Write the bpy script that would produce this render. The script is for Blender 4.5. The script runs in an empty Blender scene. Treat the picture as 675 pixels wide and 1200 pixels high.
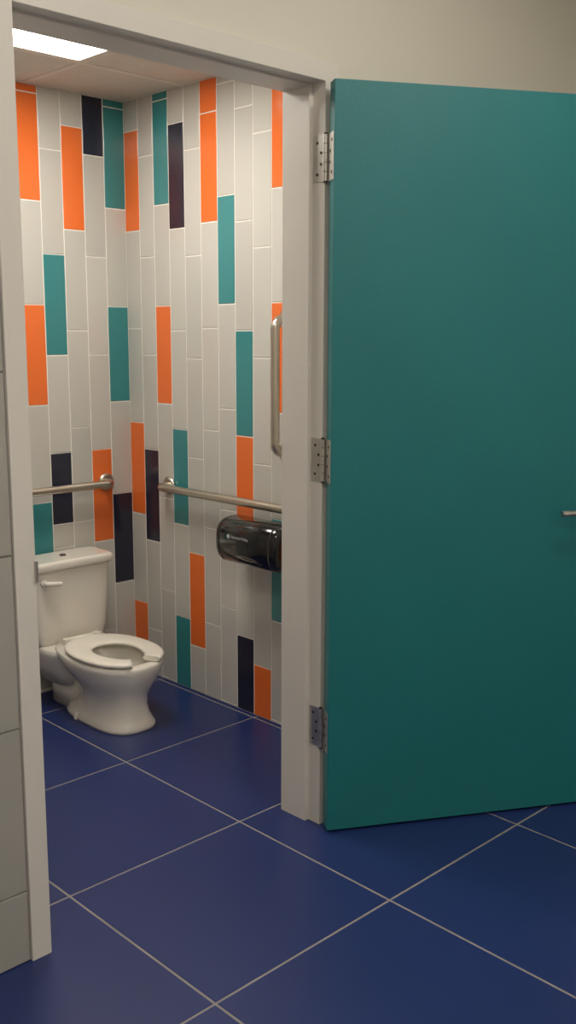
import bpy, bmesh, math, random
from mathutils import Vector, Matrix
random.seed(7)
S=bpy.context.scene
S.view_settings.view_transform='Standard'
S.view_settings.look='None'

# ------------------------------------------------------------ materials
def lin(c): 
    c=c/255.0
    return c/12.92 if c<=.04045 else ((c+.055)/1.055)**2.4
def col(r,g,b): return (lin(r),lin(g),lin(b),1)
def mat(name,c,rough=.5,metal=0,noise=0,nscale=5,bump=0,bscale=200,island=0,coat=0,rvar=0,spec=.5,stretch=None):
    m=bpy.data.materials.new(name); m.use_nodes=True
    N=m.node_tree.nodes; L=m.node_tree.links; b=N['Principled BSDF']
    b.inputs['Base Color'].default_value=c
    b.inputs['Roughness'].default_value=rough
    b.inputs['Metallic'].default_value=metal
    b.inputs['Specular IOR Level'].default_value=spec
    if coat:
        b.inputs['Coat Weight'].default_value=coat; b.inputs['Coat Roughness'].default_value=.08
    tc=N.new('ShaderNodeTexCoord')
    vec=tc.outputs['Object']
    if stretch:
        mp=N.new('ShaderNodeMapping'); mp.inputs['Scale'].default_value=stretch
        L.new(vec,mp.inputs['Vector']); vec=mp.outputs['Vector']
    if noise or island:
        hs=N.new('ShaderNodeHueSaturation'); hs.inputs['Color'].default_value=c
        val=None
        if noise:
            n=N.new('ShaderNodeTexNoise'); n.inputs['Scale'].default_value=nscale; n.inputs['Detail'].default_value=5
            L.new(vec,n.inputs['Vector'])
            mr=N.new('ShaderNodeMapRange'); mr.inputs['From Min'].default_value=.3; mr.inputs['From Max'].default_value=.7
            mr.inputs['To Min'].default_value=1-noise; mr.inputs['To Max'].default_value=1+noise
            L.new(n.outputs['Fac'],mr.inputs['Value']); val=mr.outputs['Result']
        if island:
            g=N.new('ShaderNodeNewGeometry')
            mr=N.new('ShaderNodeMapRange'); mr.inputs['To Min'].default_value=1-island; mr.inputs['To Max'].default_value=1+island
            L.new(g.outputs['Random Per Island'],mr.inputs['Value'])
            if val:
                mu=N.new('ShaderNodeMath'); mu.operation='MULTIPLY'; L.new(val,mu.inputs[0]); L.new(mr.outputs['Result'],mu.inputs[1]); val=mu.outputs[0]
            else: val=mr.outputs['Result']
        L.new(val,hs.inputs['Value']); L.new(hs.outputs['Color'],b.inputs['Base Color'])
    if rvar:
        n=N.new('ShaderNodeTexNoise'); n.inputs['Scale'].default_value=3.5; n.inputs['Detail'].default_value=6
        L.new(vec,n.inputs['Vector'])
        mr=N.new('ShaderNodeMapRange'); mr.inputs['From Min'].default_value=.3; mr.inputs['From Max'].default_value=.7
        mr.inputs['To Min'].default_value=rough-rvar; mr.inputs['To Max'].default_value=rough+rvar
        L.new(n.outputs['Fac'],mr.inputs['Value']); L.new(mr.outputs['Result'],b.inputs['Roughness'])
    if bump:
        n=N.new('ShaderNodeTexNoise'); n.inputs['Scale'].default_value=bscale; n.inputs['Detail'].default_value=2
        L.new(vec,n.inputs['Vector'])
        bp=N.new('ShaderNodeBump'); bp.inputs['Strength'].default_value=bump; bp.inputs['Distance'].default_value=.002
        L.new(n.outputs['Fac'],bp.inputs['Height']); L.new(bp.outputs['Normal'],b.inputs['Normal'])
    return m
def emis(name,c,s):
    m=bpy.data.materials.new(name); m.use_nodes=True
    b=m.node_tree.nodes['Principled BSDF']
    b.inputs['Base Color'].default_value=(.8,.8,.8,1)
    b.inputs['Emission Color'].default_value=c; b.inputs['Emission Strength'].default_value=s
    return m
M=dict(
 grey=mat('tile_grey',col(196,193,184),.16,island=.05,bump=.05,bscale=12),
 orange=mat('tile_orange',col(234,114,50),.16,island=.04,bump=.05,bscale=12),
 teal=mat('tile_teal',col(58,134,136),.16,island=.05,bump=.05,bscale=12),
 navy=mat('tile_navy',col(40,41,56),.16,island=.05,bump=.05,bscale=12),
 grout=mat('tile_grout',col(238,234,224),.8,noise=.03,nscale=30),
 floor=mat('floor_tile_blue',col(30,46,98),.36,noise=.06,nscale=2.2,island=.03,bump=.06,bscale=60),
 fgrout=mat('floor_grout',col(140,134,130),.85,noise=.10,nscale=9),
 wgrey=mat('hall_tile_grey',col(166,163,154),.3,noise=.03,nscale=4,island=.02),
 paint=mat('wall_paint',col(214,209,195),.6,noise=.01,nscale=3,bump=.15,bscale=250),
 frame=mat('frame_paint',col(218,212,202),.4,noise=.015,nscale=4,bump=.1,bscale=180),
 door=mat('door_teal_paint',col(28,113,115),.42,noise=.04,nscale=3,bump=.3,bscale=160),
 ceil=mat('ceiling_panel',col(215,207,194),.9,noise=.04,nscale=60,bump=.5,bscale=300),
 tbar=mat('ceiling_tbar',col(225,218,206),.5,noise=.01),
 steel=mat('brushed_steel',col(205,197,183),.3,metal=1,noise=.04,nscale=60,bump=.1,bscale=300),
 hinge=mat('hinge_steel',col(205,202,195),.38,metal=1,noise=.06,nscale=40),
 dark=mat('dark_screw',col(60,58,55),.5,metal=.5,noise=.05),
 porc=mat('porcelain',col(228,222,210),.12,noise=.01,coat=.4),
 seat=mat('seat_plastic',col(234,228,214),.25,noise=.01),
 water=mat('bowl_water',col(170,175,170),.03,noise=.01),
 black=mat('smoked_black_plastic',col(16,15,17),.14,noise=.05,coat=.5),
 black2=mat('black_plastic_matte',col(24,23,24),.4,noise=.05),
 label=mat('label_white',col(190,190,190),.5,noise=.01),
 chrome=mat('chrome',col(210,205,200),.12,metal=1,noise=.02),
 lampR=emis('troffer_lens',(1,.95,.88,1),21),
 lampH=emis('hall_lens',(1,.94,.855,1),20),
)

# ------------------------------------------------------------ builders
class MB:
    def __init__(s): s.v=[];s.f=[];s.m=[];s.mats=[];s.sm=[]
    def mi(s,k):
        if k not in s.mats: s.mats.append(k)
        return s.mats.index(k)
    def add(s,vs,fs,k,smooth=False):
        o=len(s.v); s.v+= [tuple(v) for v in vs]; i=s.mi(k)
        for f in fs: s.f.append([a+o for a in f]); s.m.append(i); s.sm.append(smooth)
    def box(s,a,b,k):
        x0,y0,z0=a;x1,y1,z1=b
        s.add([(x0,y0,z0),(x1,y0,z0),(x1,y1,z0),(x0,y1,z0),(x0,y0,z1),(x1,y0,z1),(x1,y1,z1),(x0,y1,z1)],
          [(0,3,2,1),(4,5,6,7),(0,1,5,4),(1,2,6,5),(2,3,7,6),(3,0,4,7)],k)
    def tile(s,fn,u0,u1,v0,v1,k,h=.002,bv=.0012):
        hb=h*.5
        P=[(u0,v0,0),(u1,v0,0),(u1,v1,0),(u0,v1,0),(u0,v0,hb),(u1,v0,hb),(u1,v1,hb),(u0,v1,hb),
           (u0+bv,v0+bv,h),(u1-bv,v0+bv,h),(u1-bv,v1-bv,h),(u0+bv,v1-bv,h)]
        s.add([fn(*p) for p in P],[(0,1,5,4),(1,2,6,5),(2,3,7,6),(3,0,4,7),(4,5,9,8),(5,6,10,9),(6,7,11,10),(7,4,8,11),(8,9,10,11)],k)
    def tube(s,path,r,k,seg=20,cap=True):
        path=[Vector(p) for p in path]; n=len(path); rings=[]; up=None
        for i,p in enumerate(path):
            t=(path[min(i+1,n-1)]-path[max(i-1,0)]).normalized()
            if up is None: up=t.orthogonal().normalized()
            up=(up-t*up.dot(t)).normalized(); w=t.cross(up)
            rr=r[i] if isinstance(r,(list,tuple)) else r
            rings.append([p+(up*math.cos(a)+w*math.sin(a))*rr for a in [2*math.pi*j/seg for j in range(seg)]])
        s.loft(rings,k,cap,cap)
    def loft(s,rings,k,c0=True,c1=True,smooth=True):
        seg=len(rings[0]); vs=[v for r in rings for v in r]; fs=[]
        for i in range(len(rings)-1):
            for j in range(seg):
                a=i*seg+j;b=i*seg+(j+1)%seg
                fs.append((a,b,b+seg,a+seg))
        s.add(vs,fs,k,smooth)
        if c0: s.add(rings[0],[tuple(range(seg))[::-1]],k)
        if c1: s.add(rings[-1],[tuple(range(seg))],k)
    def obj(s,name,parent=None,fix=False,bevel=0):
        me=bpy.data.meshes.new(name); me.from_pydata(s.v,[],s.f)
        for k in s.mats: me.materials.append(M[k])
        for p,i,sm in zip(me.polygons,s.m,s.sm): p.material_index=i; p.use_smooth=sm
        if fix:
            bm=bmesh.new(); bm.from_mesh(me); bmesh.ops.remove_doubles(bm,verts=bm.verts,dist=1e-5)
            bmesh.ops.recalc_face_normals(bm,faces=bm.faces); bm.to_mesh(me); bm.free()
        me.update()
        o=bpy.data.objects.new(name,me); S.collection.objects.link(o)
        if parent: o.parent=parent
        if bevel:
            b=o.modifiers.new('bevel','BEVEL'); b.width=bevel; b.segments=2; b.limit_method='ANGLE'; b.angle_limit=math.radians(40)
        return o
def empty(name,loc=(0,0,0)):
    e=bpy.data.objects.new(name,None); S.collection.objects.link(e); e.empty_display_size=.1
    return e
def sring(cx,cy,hx,yf,yb,z,n=2.3,seg=56):
    out=[]
    for j in range(seg):
        a=2*math.pi*j/seg; c,s_=math.cos(a),math.sin(a)
        x=math.copysign(abs(c)**(2/n),c)*hx; y=math.copysign(abs(s_)**(2/n),s_)
        y=y*((yb-cy) if y>0 else (cy-yf))
        out.append(Vector((cx+x,cy+y,z)))
    return out
def fillet(pts,r,n=10):
    pts=[Vector(p) for p in pts]; out=[pts[0]]
    for i in range(1,len(pts)-1):
        a=(pts[i-1]-pts[i]).normalized(); b=(pts[i+1]-pts[i]).normalized()
        c=pts[i]+(a+b)*r
        for k in range(n+1):
            t=k/n*math.pi/2
            out.append(c-b*r*math.cos(t)-a*r*math.sin(t))
    out.append(pts[-1]); return out

# ------------------------------------------------------------ dimensions
XR=.633; YF=.82; XL=-1.55; CZ=2.44; HC=3.0
YW=-.78; YI=-.655                      # hall face / room face of front wall
HX0,HX1,HY0=-3.4,1.57,-4.6
T=.61
# ---- floor
mb=MB()
mb.box((HX0,HY0,-.06),(HX1,YF,-.0012),'fgrout')
g=.0034
for i in range(-7,4):
    for j in range(-9,3):
        x0,x1=max(i*T+g,HX0),min((i+1)*T-g,HX1); y0,y1=max(j*T+g,HY0),min((j+1)*T-g,YF)
        if x1-x0<.01 or y1-y0<.01: continue
        mb.tile(lambda u,v,w:(u,v,w-.0015),x0,x1,y0,y1,'floor',h=.0015,bv=.001)
mb.obj('floor')
# ---- tiled walls
W=.1; H=.4; G=.0023
def tilewall(name,fn,ncol,u_of,phase,cmap,splits,umin,backbox,zt=CZ):
    mb=MB(); mb.box(*backbox,'grout')
    for k in range(ncol):
        u0,u1=u_of(k)
        ph=phase(k); bs=[ph+H*i for i in range(-1,8)]+splits.get(k,[])
        bs=sorted(b for b in bs if .003<b<zt-.003); bs=[0]+bs+[zt]
        for a,b in zip(bs,bs[1:]):
            mid=(a+b)/2; c='grey'
            for (lo,hi,cc) in cmap.get(k,[]):
                if lo<mid<hi: c=cc
            if b-a<.008: continue
            mb.tile(fn,u0+G,u1-G,a+G,b-G,c)
    return mb.obj(name)
R_ph=[.32,.21,.01,.31,.2,.32,.01,.31,.21,.01,.3,.12,.01,.31,.22]
R_c={0:[(1.92,2.32,'orange'),(.72,1.12,'orange'),(-.1,.32,'orange')],1:[(.61,1.01,'navy')],
 2:[(2.01,2.44,'teal'),(1.21,1.61,'orange')],3:[(1.91,2.31,'navy'),(.71,1.11,'teal'),(-.1,.31,'teal')],
 4:[(.2,.6,'orange')],5:[(1.92,2.44,'orange')],6:[(1.61,2.01,'teal')],
 7:[(1.11,1.51,'teal'),(.71,1.11,'orange'),(-.1,.31,'navy')],8:[(-.1,.21,'orange')],
 9:[(2.01,2.44,'orange'),(1.21,1.61,'orange'),(.41,.81,'teal')],11:[(1.32,1.72,'navy')],12:[(.41,.81,'orange')],13:[(1.91,2.31,'teal')]}
tilewall('wall_right',lambda u,v,w:(XR-w,YF-u,v),15,lambda k:(.1*k,min(.1*(k+1),YF-YI)),lambda k:R_ph[k],R_c,{},0,((XR,YW+.02,0),(XR+.12,YF+.12,CZ)))
B_ph={0:.01,1:.21,2:.31,3:.21,4:.01}
B_c={0:[(2.01,2.44,'teal'),(1.21,1.61,'teal'),(.41,.81,'navy')],1:[(2.21,2.44,'navy'),(.61,1.01,'orange')],
 2:[(1.91,2.31,'orange')],3:[(1.41,1.81,'teal'),(.71,1.01,'navy')],4:[(2.01,2.44,'orange'),(1.21,1.61,'orange'),(.41,.81,'teal')],
 6:[(1.5,1.9,'navy')],8:[(.7,1.1,'orange'),(1.9,2.3,'teal')],10:[(1.2,1.6,'orange')],12:[(.4,.8,'teal'),(1.6,2.,'navy')],15:[(1.8,2.2,'orange')]}
rp=[0,.1,.2,.3]
tilewall('wall_back',lambda u,v,w:(XR-u,YF-w,v),22,lambda k:(.1*k+(.003 if k else 0),min(.1*(k+1)+.003,XR-XL)),lambda k:B_ph.get(k,rp[(k*3)%4]+.01),B_c,{3:[.71]},0,((XL-.12,YF,0),(XR,YF+.12,CZ)))
L_c={1:[(.8,1.2,'orange')],3:[(1.6,2.,'teal'),(.3,.7,'navy')],5:[(1.1,1.5,'orange')],7:[(.5,.9,'teal')],9:[(1.8,2.2,'orange'),(.2,.6,'orange')],11:[(1.2,1.6,'navy')],13:[(.7,1.1,'teal')]}
tilewall('wall_left',lambda u,v,w:(XL+w,YI+u,v),15,lambda k:(.1*k,min(.1*(k+1),YF-YI)),lambda k:rp[(k*3+1)%4]+.01,L_c,{},0,((XL-.12,YI,0),(XL,YF,CZ)))
# ---- front wall with opening
OX0,OX1,OZ=-.776,.165,2.176
FW=.052
mb=MB()
mb.box((XL-.12,YW,0),(OX0-.02,YI,HC),'paint')
mb.box((OX1+.02,YW,0),(XR,YI,HC),'paint')
mb.box((XR,YW,0),(HX1,YI-.105,HC),'paint')
mb.box((OX0-.02,YW,OZ+.02),(OX1+.02,YI,HC),'paint')
mb.box((HX0,YW,0),(XL-.12,YI,HC),'paint')
xr=OX0-FW-.002
zs=[0,.183,.593,1.003,1.413,1.823]
for a,b in zip(zs,zs[1:]):
    x=xr; first=True
    while x>HX0+.02:
        x2=max(x-(.5 if first else .61),HX0); first=False
        mb.tile(lambda u,v,w:(-u,YW-w,v),-x+.0,-x2-.004,a+.002,b-.002,'wgrey',h=.008)
        x=x2
mb.box((HX0,YW-.004,0),(xr,YW,1.823),'fgrout')
mb.obj('wall_front')
# ---- hall walls
mb=MB(); mb.box((HX1,HY0,0),(HX1+.12,YI,HC),'paint'); mb.obj('wall_hall_right')
mb=MB(); mb.box((HX0-.12,HY0,0),(HX0,YI,HC),'paint'); mb.obj('wall_hall_left')
mb=MB(); mb.box((HX0-.12,HY0-.12,0),(HX1+.12,HY0,HC),'paint'); mb.obj('wall_hall_rear')
# ---- ceilings
def ceiling(name,x0,x1,y0,y1,z,gx,gy,skip):
    mb=MB(); mb.box((x0,y0,z+.008),(x1,y1,z+.06),'ceil')
    xs=[x0]+[gx+T*i for i in range(-12,12) if x0+.02<gx+T*i<x1-.02]+[x1]
    ys=[y0]+[gy+T*i for i in range(-12,12) if y0+.02<gy+T*i<y1-.02]+[y1]
    for a,b in zip(xs,xs[1:]):
        for c,d in zip(ys,ys[1:]):
            cx,cy=(a+b)/2,(c+d)/2
            if any(abs(cx-s[0])<.3 and abs(cy-s[1])<.3 for s in skip): continue
            mb.box((a+.012,c+.012,z+.001),(b-.012,d-.012,z+.009),'ceil')
    for x in xs: mb.box((max(x-.012,x0),y0,z-.001),(min(x+.012,x1),y1,z+.008),'tbar')
    for y in ys: mb.box((x0,max(y-.012,y0),z-.0015),(x1,min(y+.012,y1),z+.0075),'tbar')
    mb.obj(name)
def troffer(name,cx,cy,z,k):
    e=empty(name)
    h=T/2-.013
    mb=MB(); mb.box((cx-h+.015,cy-h+.015,z+.0005),(cx+h-.015,cy+h-.015,z+.003),k); mb.obj('lens',e)
    mb=MB()
    for a,b in (((cx-h,cy-h),(cx+h,cy-h+.015)),((cx-h,cy+h-.015),(cx+h,cy+h)),((cx-h,cy-h+.015),(cx-h+.015,cy+h-.015)),((cx+h-.015,cy-h+.015),(cx+h,cy+h-.015))):
        mb.box((a[0],a[1],z-.002),(b[0],b[1],z+.007),'tbar')
    mb.obj('housing',e)
RGX,RGY=.175,.415
lc=(RGX-T/2,RGY-T/2)
ceiling('ceiling',XL,XR,YI,YF,CZ,RGX,RGY,[lc])
troffer('ceiling_light',lc[0],lc[1],CZ,'lampR')
hx,hy=.15,-2.05
hl=[(hx,hy),(hx-3*T,hy),(hx-T,hy-3*T),(hx-4*T,hy-3*T)]
ceiling('ceiling_hall',HX0,HX1,HY0,YW,HC,hx+T/2,hy+T/2,hl)
for p in hl: troffer('ceiling_light',p[0],p[1],HC,'lampH')

# ---- door frame (hollow metal, double stop)
mb=MB()
yo,yi=-.795,-.640; st=.015; r0=-.748
prof=[(FW,YW,FW),(FW,yo,FW),(0,yo,0),(0,r0,0),(-st,r0,-.006),(-st,yi,-.006),(FW,yi,FW),(FW,YI,FW)]
def fr(o,y,ot): return [(OX0-o,y,0),(OX0-o,y,OZ+ot),(OX1+o,y,OZ+ot),(OX1+o,y,0)]
vs=[v for p in prof for v in fr(*p)]
fs=[]
for i in range(len(prof)-1):
    for j in range(3): fs.append((i*4+j,i*4+j+1,i*4+4+j+1,i*4+4+j))
mb.add(vs,fs,'frame')
fobj=mb.obj('trim_door_frame',fix=True,bevel=.0015)
mb=MB(); mb.box((OX0-.001,-.79,.90),(OX0+.0025,-.755,1.02),'hinge'); mb.box((OX0-.004,-.801,.935),(OX0+.0025,-.79,.985),'hinge'); mb.box((OX0+.001,-.782,.94),(OX0+.0032,-.764,.98),'dark')
mb.obj('strike_plate',fobj)

# ---- door
pin=Vector((OX1-.003,-.800,0)); ang=math.radians(149.5)
de=empty('door_1'); de.matrix_world=Matrix.Translation(pin)@Matrix.Rotation(ang,4,'Z')
DW=.925; dt=.045; z0,z1=.008,OZ-.006
def dbox(a,b,k,name,bev=0):
    mb=MB(); mb.box(a,b,k); return mb.obj(name,de,bevel=bev)
dbox((-DW,.009,z0),(-.009,.009+dt,z1),'door','slab',.0015)
for sgn,yb in ((1,.009+dt),(-1,.009)):
    mb=MB(); c=Vector((-DW+.082,yb,.970)); n=Vector((0,sgn,0))
    mb.tube([c,c+n*.008,c+n*.011],[.033,.033,.029],'hinge',28)
    mb.tube([c+n*.011,c+n*.05],.011,'hinge')
    mb.tube(fillet([c+n*.03,c+n*.055,c+n*.055+Vector((.13,0,0))],.012),.0095,'hinge')
    mb.obj('lever',de)
mb=MB(); mb.box((-DW-.001,.015,.91),(-DW+.003,.048,1.02),'hinge'); mb.obj('latch_plate',de)
for i,zc in enumerate((1.975,1.137,.318)):
    mb=MB(); h=.062
    for k in range(5):
        a=-h+k*(2*h/5)
        mb.tube([Vector((0,0,zc+a+.0008)),Vector((0,0,zc+a+2*h/5-.0008))],.0075,'hinge',16)
    mb.tube([Vector((0,0,zc-h-.004)),Vector((0,0,zc+h+.004))],.0055,'dark',12)
    mb.box((-.0095,.002,zc-h),(-.0065,.050,zc+h),'hinge')
    for zz in (-.042,-.015,.015,.042):
        mb.tube([Vector((-.0065,.038 if abs(zz)>.03 else .024,zc+zz)),Vector((-.0055,.038 if abs(zz)>.03 else .024,zc+zz))],.0045,'dark',10)
    mb.obj('hinge_%d'%(i+1),de)
    mb=MB()
    mb.box((OX1-.0025,-.80,zc-h),(OX1+.0015,-.752,zc+h),'hinge')
    for zz in (-.042,-.015,.015,.042):
        y=-.768 if abs(zz)>.03 else -.782
        mb.tube([Vector((OX1-.0025,y,zc+zz)),Vector((OX1-.0034,y,zc+zz))],.0042,'dark',10)
    mb.obj('hinge_leaf_%d'%(i+1),fobj)

# ---- grab bars
def grab(name,pts,nrm):
    e=empty(name); mb=MB(); mb.tube(fillet(pts,.036,12),.0165,'steel',24)
    for p in (pts[0],pts[-1]):
        p=Vector(p); n=Vector(nrm)
        mb.tube([p+n*.0005,p+n*.006,p+n*.011],[.038,.038,.030],'steel',32)
    mb.obj('bar',e)
wf=.002
grab('grab_bar',[(XR-wf,.545,.868),(XR-.062,.545,.868),(XR-.062,-.50,.868),(XR-wf,-.50,.868)],(-1,0,0))
grab('grab_bar',[(.495,YF-wf,.868),(.495,YF-.062,.868),(-.44,YF-.062,.868),(-.44,YF-wf,.868)],(0,-1,0))
grab('grab_bar',[(XR-wf,-.165,1.07),(XR-.062,-.165,1.07),(XR-.062,-.165,1.55),(XR-wf,-.165,1.55)],(-1,0,0))

# ---- paper dispenser
e=empty('toilet_paper_dispenser')
mb=MB(); rings=[]
yA,yB=.068,-.272; zc=.731; hz=.087; dp=.160
def drg(y,sc):
    out=[]; seg=40
    for j in range(seg):
        a=2*math.pi*j/seg; c,s_=math.cos(a),math.sin(a); n=2.9
        u=math.copysign(abs(c)**(2/n),c); w=math.copysign(abs(s_)**(2/n),s_)
        out.append(Vector((XR-.006-dp/2+u*(dp/2)*(sc if u<0 else 1),y,zc+w*hz*sc)))
    return out
for y,sc in ((yA,.72),(yA-.006,.86),(yA-.016,.95),(yA-.03,1),(yA-.034,1),(yA-.036,.985),(yA-.039,.985),(yA-.041,1),(yB+.041,1),(yB+.039,.985),(yB+.036,.985),(yB+.034,1),(yB+.03,1),(yB+.016,.95),(yB+.006,.86),(yB,.72)): rings.append(drg(y,sc))
mb.loft(rings,'black'); mb.obj('cover',e,fix=True)
mb=MB(); mb.box((XR-.03,yB+.012,zc-.07),(XR-.0025,yA-.012,zc+.07),'black2'); mb.obj('backplate',e,bevel=.003)
def text(body,size,loc,parent,name):
    cu=bpy.data.curves.new(name,'FONT'); cu.body=body; cu.size=size; cu.extrude=.0003; cu.align_x='LEFT'
    o=bpy.data.objects.new(name,cu); S.collection.objects.link(o); o.data.materials.append(M['label'])
    o.matrix_world=Matrix.Translation(loc)@Matrix(((0,0,-1,0),(-1,0,0,0),(0,1,0,0),(0,0,0,1)))
    o.parent=parent; return o
xf=XR-.006-dp-.0008
text('Harmon-Valley',.016,(xf,-.035,zc+.020),e,'maker_name')
mb=MB(); mb.tube([(xf+.001,-.022,zc+.025),(xf-.0005,-.022,zc+.025)],.008,'label',20); mb.obj('maker_mark',e)

# ---- toilet
te=empty('toilet'); X=.205
mb=MB()
sec=[(0,.118,.183,.625,2.8),(.012,.118,.183,.625,2.8),(.03,.108,.193,.61,2.7),(.055,.100,.203,.570,2.5),(.09,.096,.207,.53,2.4),(.125,.102,.202,.53,2.3),
 (.155,.118,.188,.55,2.2),(.185,.137,.170,.59,2.2),(.215,.152,.155,.63,2.25),(.24,.160,.147,.66,2.3),(.26,.163,.144,.67,2.35),(.268,.158,.149,.665,2.35)]
rings=[sring(X,.37,hx,yf,yb,z,n) for z,hx,yf,yb,n in sec]
inner=[(.268,.118,.185,.515,2.1),(.262,.108,.195,.505,2.1),(.235,.105,.2,.5,2.1),(.19,.09,.22,.47,2.1),(.14,.06,.27,.42,2),(.12,.045,.29,.40,2)]
rings+=[sring(X,.35,hx,yf,yb,z,n) for z,hx,yf,yb,n in inner]
mb.loft(rings,'porc')
mb.loft([sring(X,.70,.10,.56,.79,.10,4),sring(X,.70,.125,.55,.795,.17,4),sring(X,.70,.15,.53,.80,.225,4),sring(X,.70,.152,.53,.80,.252,4),sring(X,.70,.146,.537,.795,.258,4)],'porc')
mb.loft([sring(X,.66,.07,.53,.76,.0,3),sring(X,.66,.07,.53,.76,.12,3)],'porc')
mb.obj('bowl',te,fix=True)
mb=MB(); mb.loft([sring(X,.345,.074,.252,.438,.165,2),sring(X,.345,.074,.252,.438,.166,2)],'water'); mb.obj('water',te)
mb=MB()
for sx in (-1,1):
    c=Vector((X+sx*.108,.47,.0)); mb.tube([c+Vector((0,0,.0)),c+Vector((0,0,.02)),c+Vector((0,0,.028))],[.013,.012,.006],'porc',16)
mb.obj('bolt_caps',te)
mb=MB(); tc=.712
tk=[(.258,.150,.060),(.262,.158,.066),(.30,.166,.070),(.45,.178,.076),(.567,.184,.079)]
mb.loft([sring(X,tc,hx,tc-hy,tc+hy,z,7,72) for z,hx,hy in tk],'porc'); mb.obj('tank',te)
mb=MB()
lk=[(.566,.184,.080),(.568,.193,.088),(.573,.196,.091),(.592,.196,.091),(.600,.193,.088),(.604,.185,.081)]
mb.loft([sring(X,tc-.002,hx,tc-.002-hy,tc-.002+hy,z,8,72) for z,hx,hy in lk],'porc'); mb.obj('tank_lid',te)
mb=MB(); c=Vector((X,tc,.604)); mb.tube([c,c+Vector((0,0,.004)),c+Vector((0,0,.006))],[.014,.013,.009],'dark',20); mb.obj('lid_button',te)
mb=MB(); c=Vector((X-.135,tc-.077,.522))
mb.tube([c,c+Vector((0,-.012,0))],[.016,.014],'porc',20)
mb.tube([c+Vector((0,-.010,0)),c+Vector((0,-.02,0)),c+Vector((.03,-.025,-.002)),c+Vector((.062,-.027,-.006))],[.010,.011,.010,.009],'porc',16)
mb.obj('flush_lever',te)
# seat (open front)
mb=MB(); rings=[]; sc_y=.36
gap=math.radians(20); n=64; K=16
def se(v,p): return math.copysign(abs(v)**(2/p),v)
for i in range(n+1):
    a=-math.pi/2+gap+(2*math.pi-2*gap)*i/n; c,s_=math.cos(a),math.sin(a)
    ox=se(c,2.25)*.163; oy=se(s_,2.25)*(.222 if s_<0 else .225)
    ix=se(c,2.0)*.084; iy=se(s_,2.0)*(.150 if s_<0 else .098)
    po=Vector((X+ox,sc_y+oy,0)); pi=Vector((X+ix,sc_y-.01+iy,0)); mid=(po+pi)/2; hw=(po-pi)/2
    ring=[]
    for j in range(K):
        b=2*math.pi*j/K
        ring.append(mid+hw*se(math.cos(b),3.2)+Vector((0,0,.2825+.0105*se(math.sin(b),3.0))))
    rings.append(ring)
mb.loft(rings,'seat')
for sx in (-1,1):
    for yy in (.25,.47): mb.box((X+sx*.125-.01,yy-.008,.266),(X+sx*.125+.01,yy+.008,.274),'seat')
mb.tube([(X-.07,.588,.285),(X+.07,.588,.285)],.009,'seat')
for sx in (-1,1): mb.box((X+sx*.07-.014,.575,.255),(X+sx*.07+.014,.603,.292),'seat')
mb.obj('seat',te,fix=True)
mb=MB()
mb.tube([(.03,YF-wf,.11),(.03,YF-.06,.11)],.008,'chrome'); mb.tube([(.03,YF-.003,.11),(.03,YF-.009,.11)],.026,'chrome')
mb.tube([(.03,YF-.055,.11),(.03,YF-.085,.11)],.013,'chrome'); mb.tube([(.03,YF-.085,.11),(.03,YF-.10,.11)],[.016,.016],'hinge')
mb.tube(fillet([(.03,YF-.065,.11),(.03,YF-.065,.20),(.09,YF-.065,.20),(.09,YF-.065,.262)],.028),.006,'chrome')
mb.obj('supply_line',te)

# ------------------------------------------------------------ camera
yaw,pit,rol,f=math.radians(44.12304766),math.radians(10.05551773),math.radians(0.18331117),1170.748
F=Vector((math.sin(yaw)*math.cos(pit),math.cos(yaw)*math.cos(pit),-math.sin(pit)))
r=Vector((math.cos(yaw),-math.sin(yaw),0)); u=r.cross(F)
r2=r*math.cos(rol)+u*math.sin(rol); u2=-r*math.sin(rol)+u*math.cos(rol)
cd=bpy.data.cameras.new('camera'); cam=bpy.data.objects.new('camera',cd); S.collection.objects.link(cam)
m=Matrix.Identity(4)
for i in range(3): m[i][0]=r2[i]; m[i][1]=u2[i]; m[i][2]=-F[i]
m.translation=(-1.91302564,-2.7952182,1.49488757)
cam.matrix_world=m
cd.sensor_fit='VERTICAL'; cd.sensor_height=36; cd.sensor_width=36; cd.lens=f/1200*36; cd.clip_start=.02
S.camera=cam
w=bpy.data.worlds.new('world'); S.world=w; w.use_nodes=True
w.node_tree.nodes['Background'].inputs[0].default_value=(.9,.85,.75,1); w.node_tree.nodes['Background'].inputs[1].default_value=.1
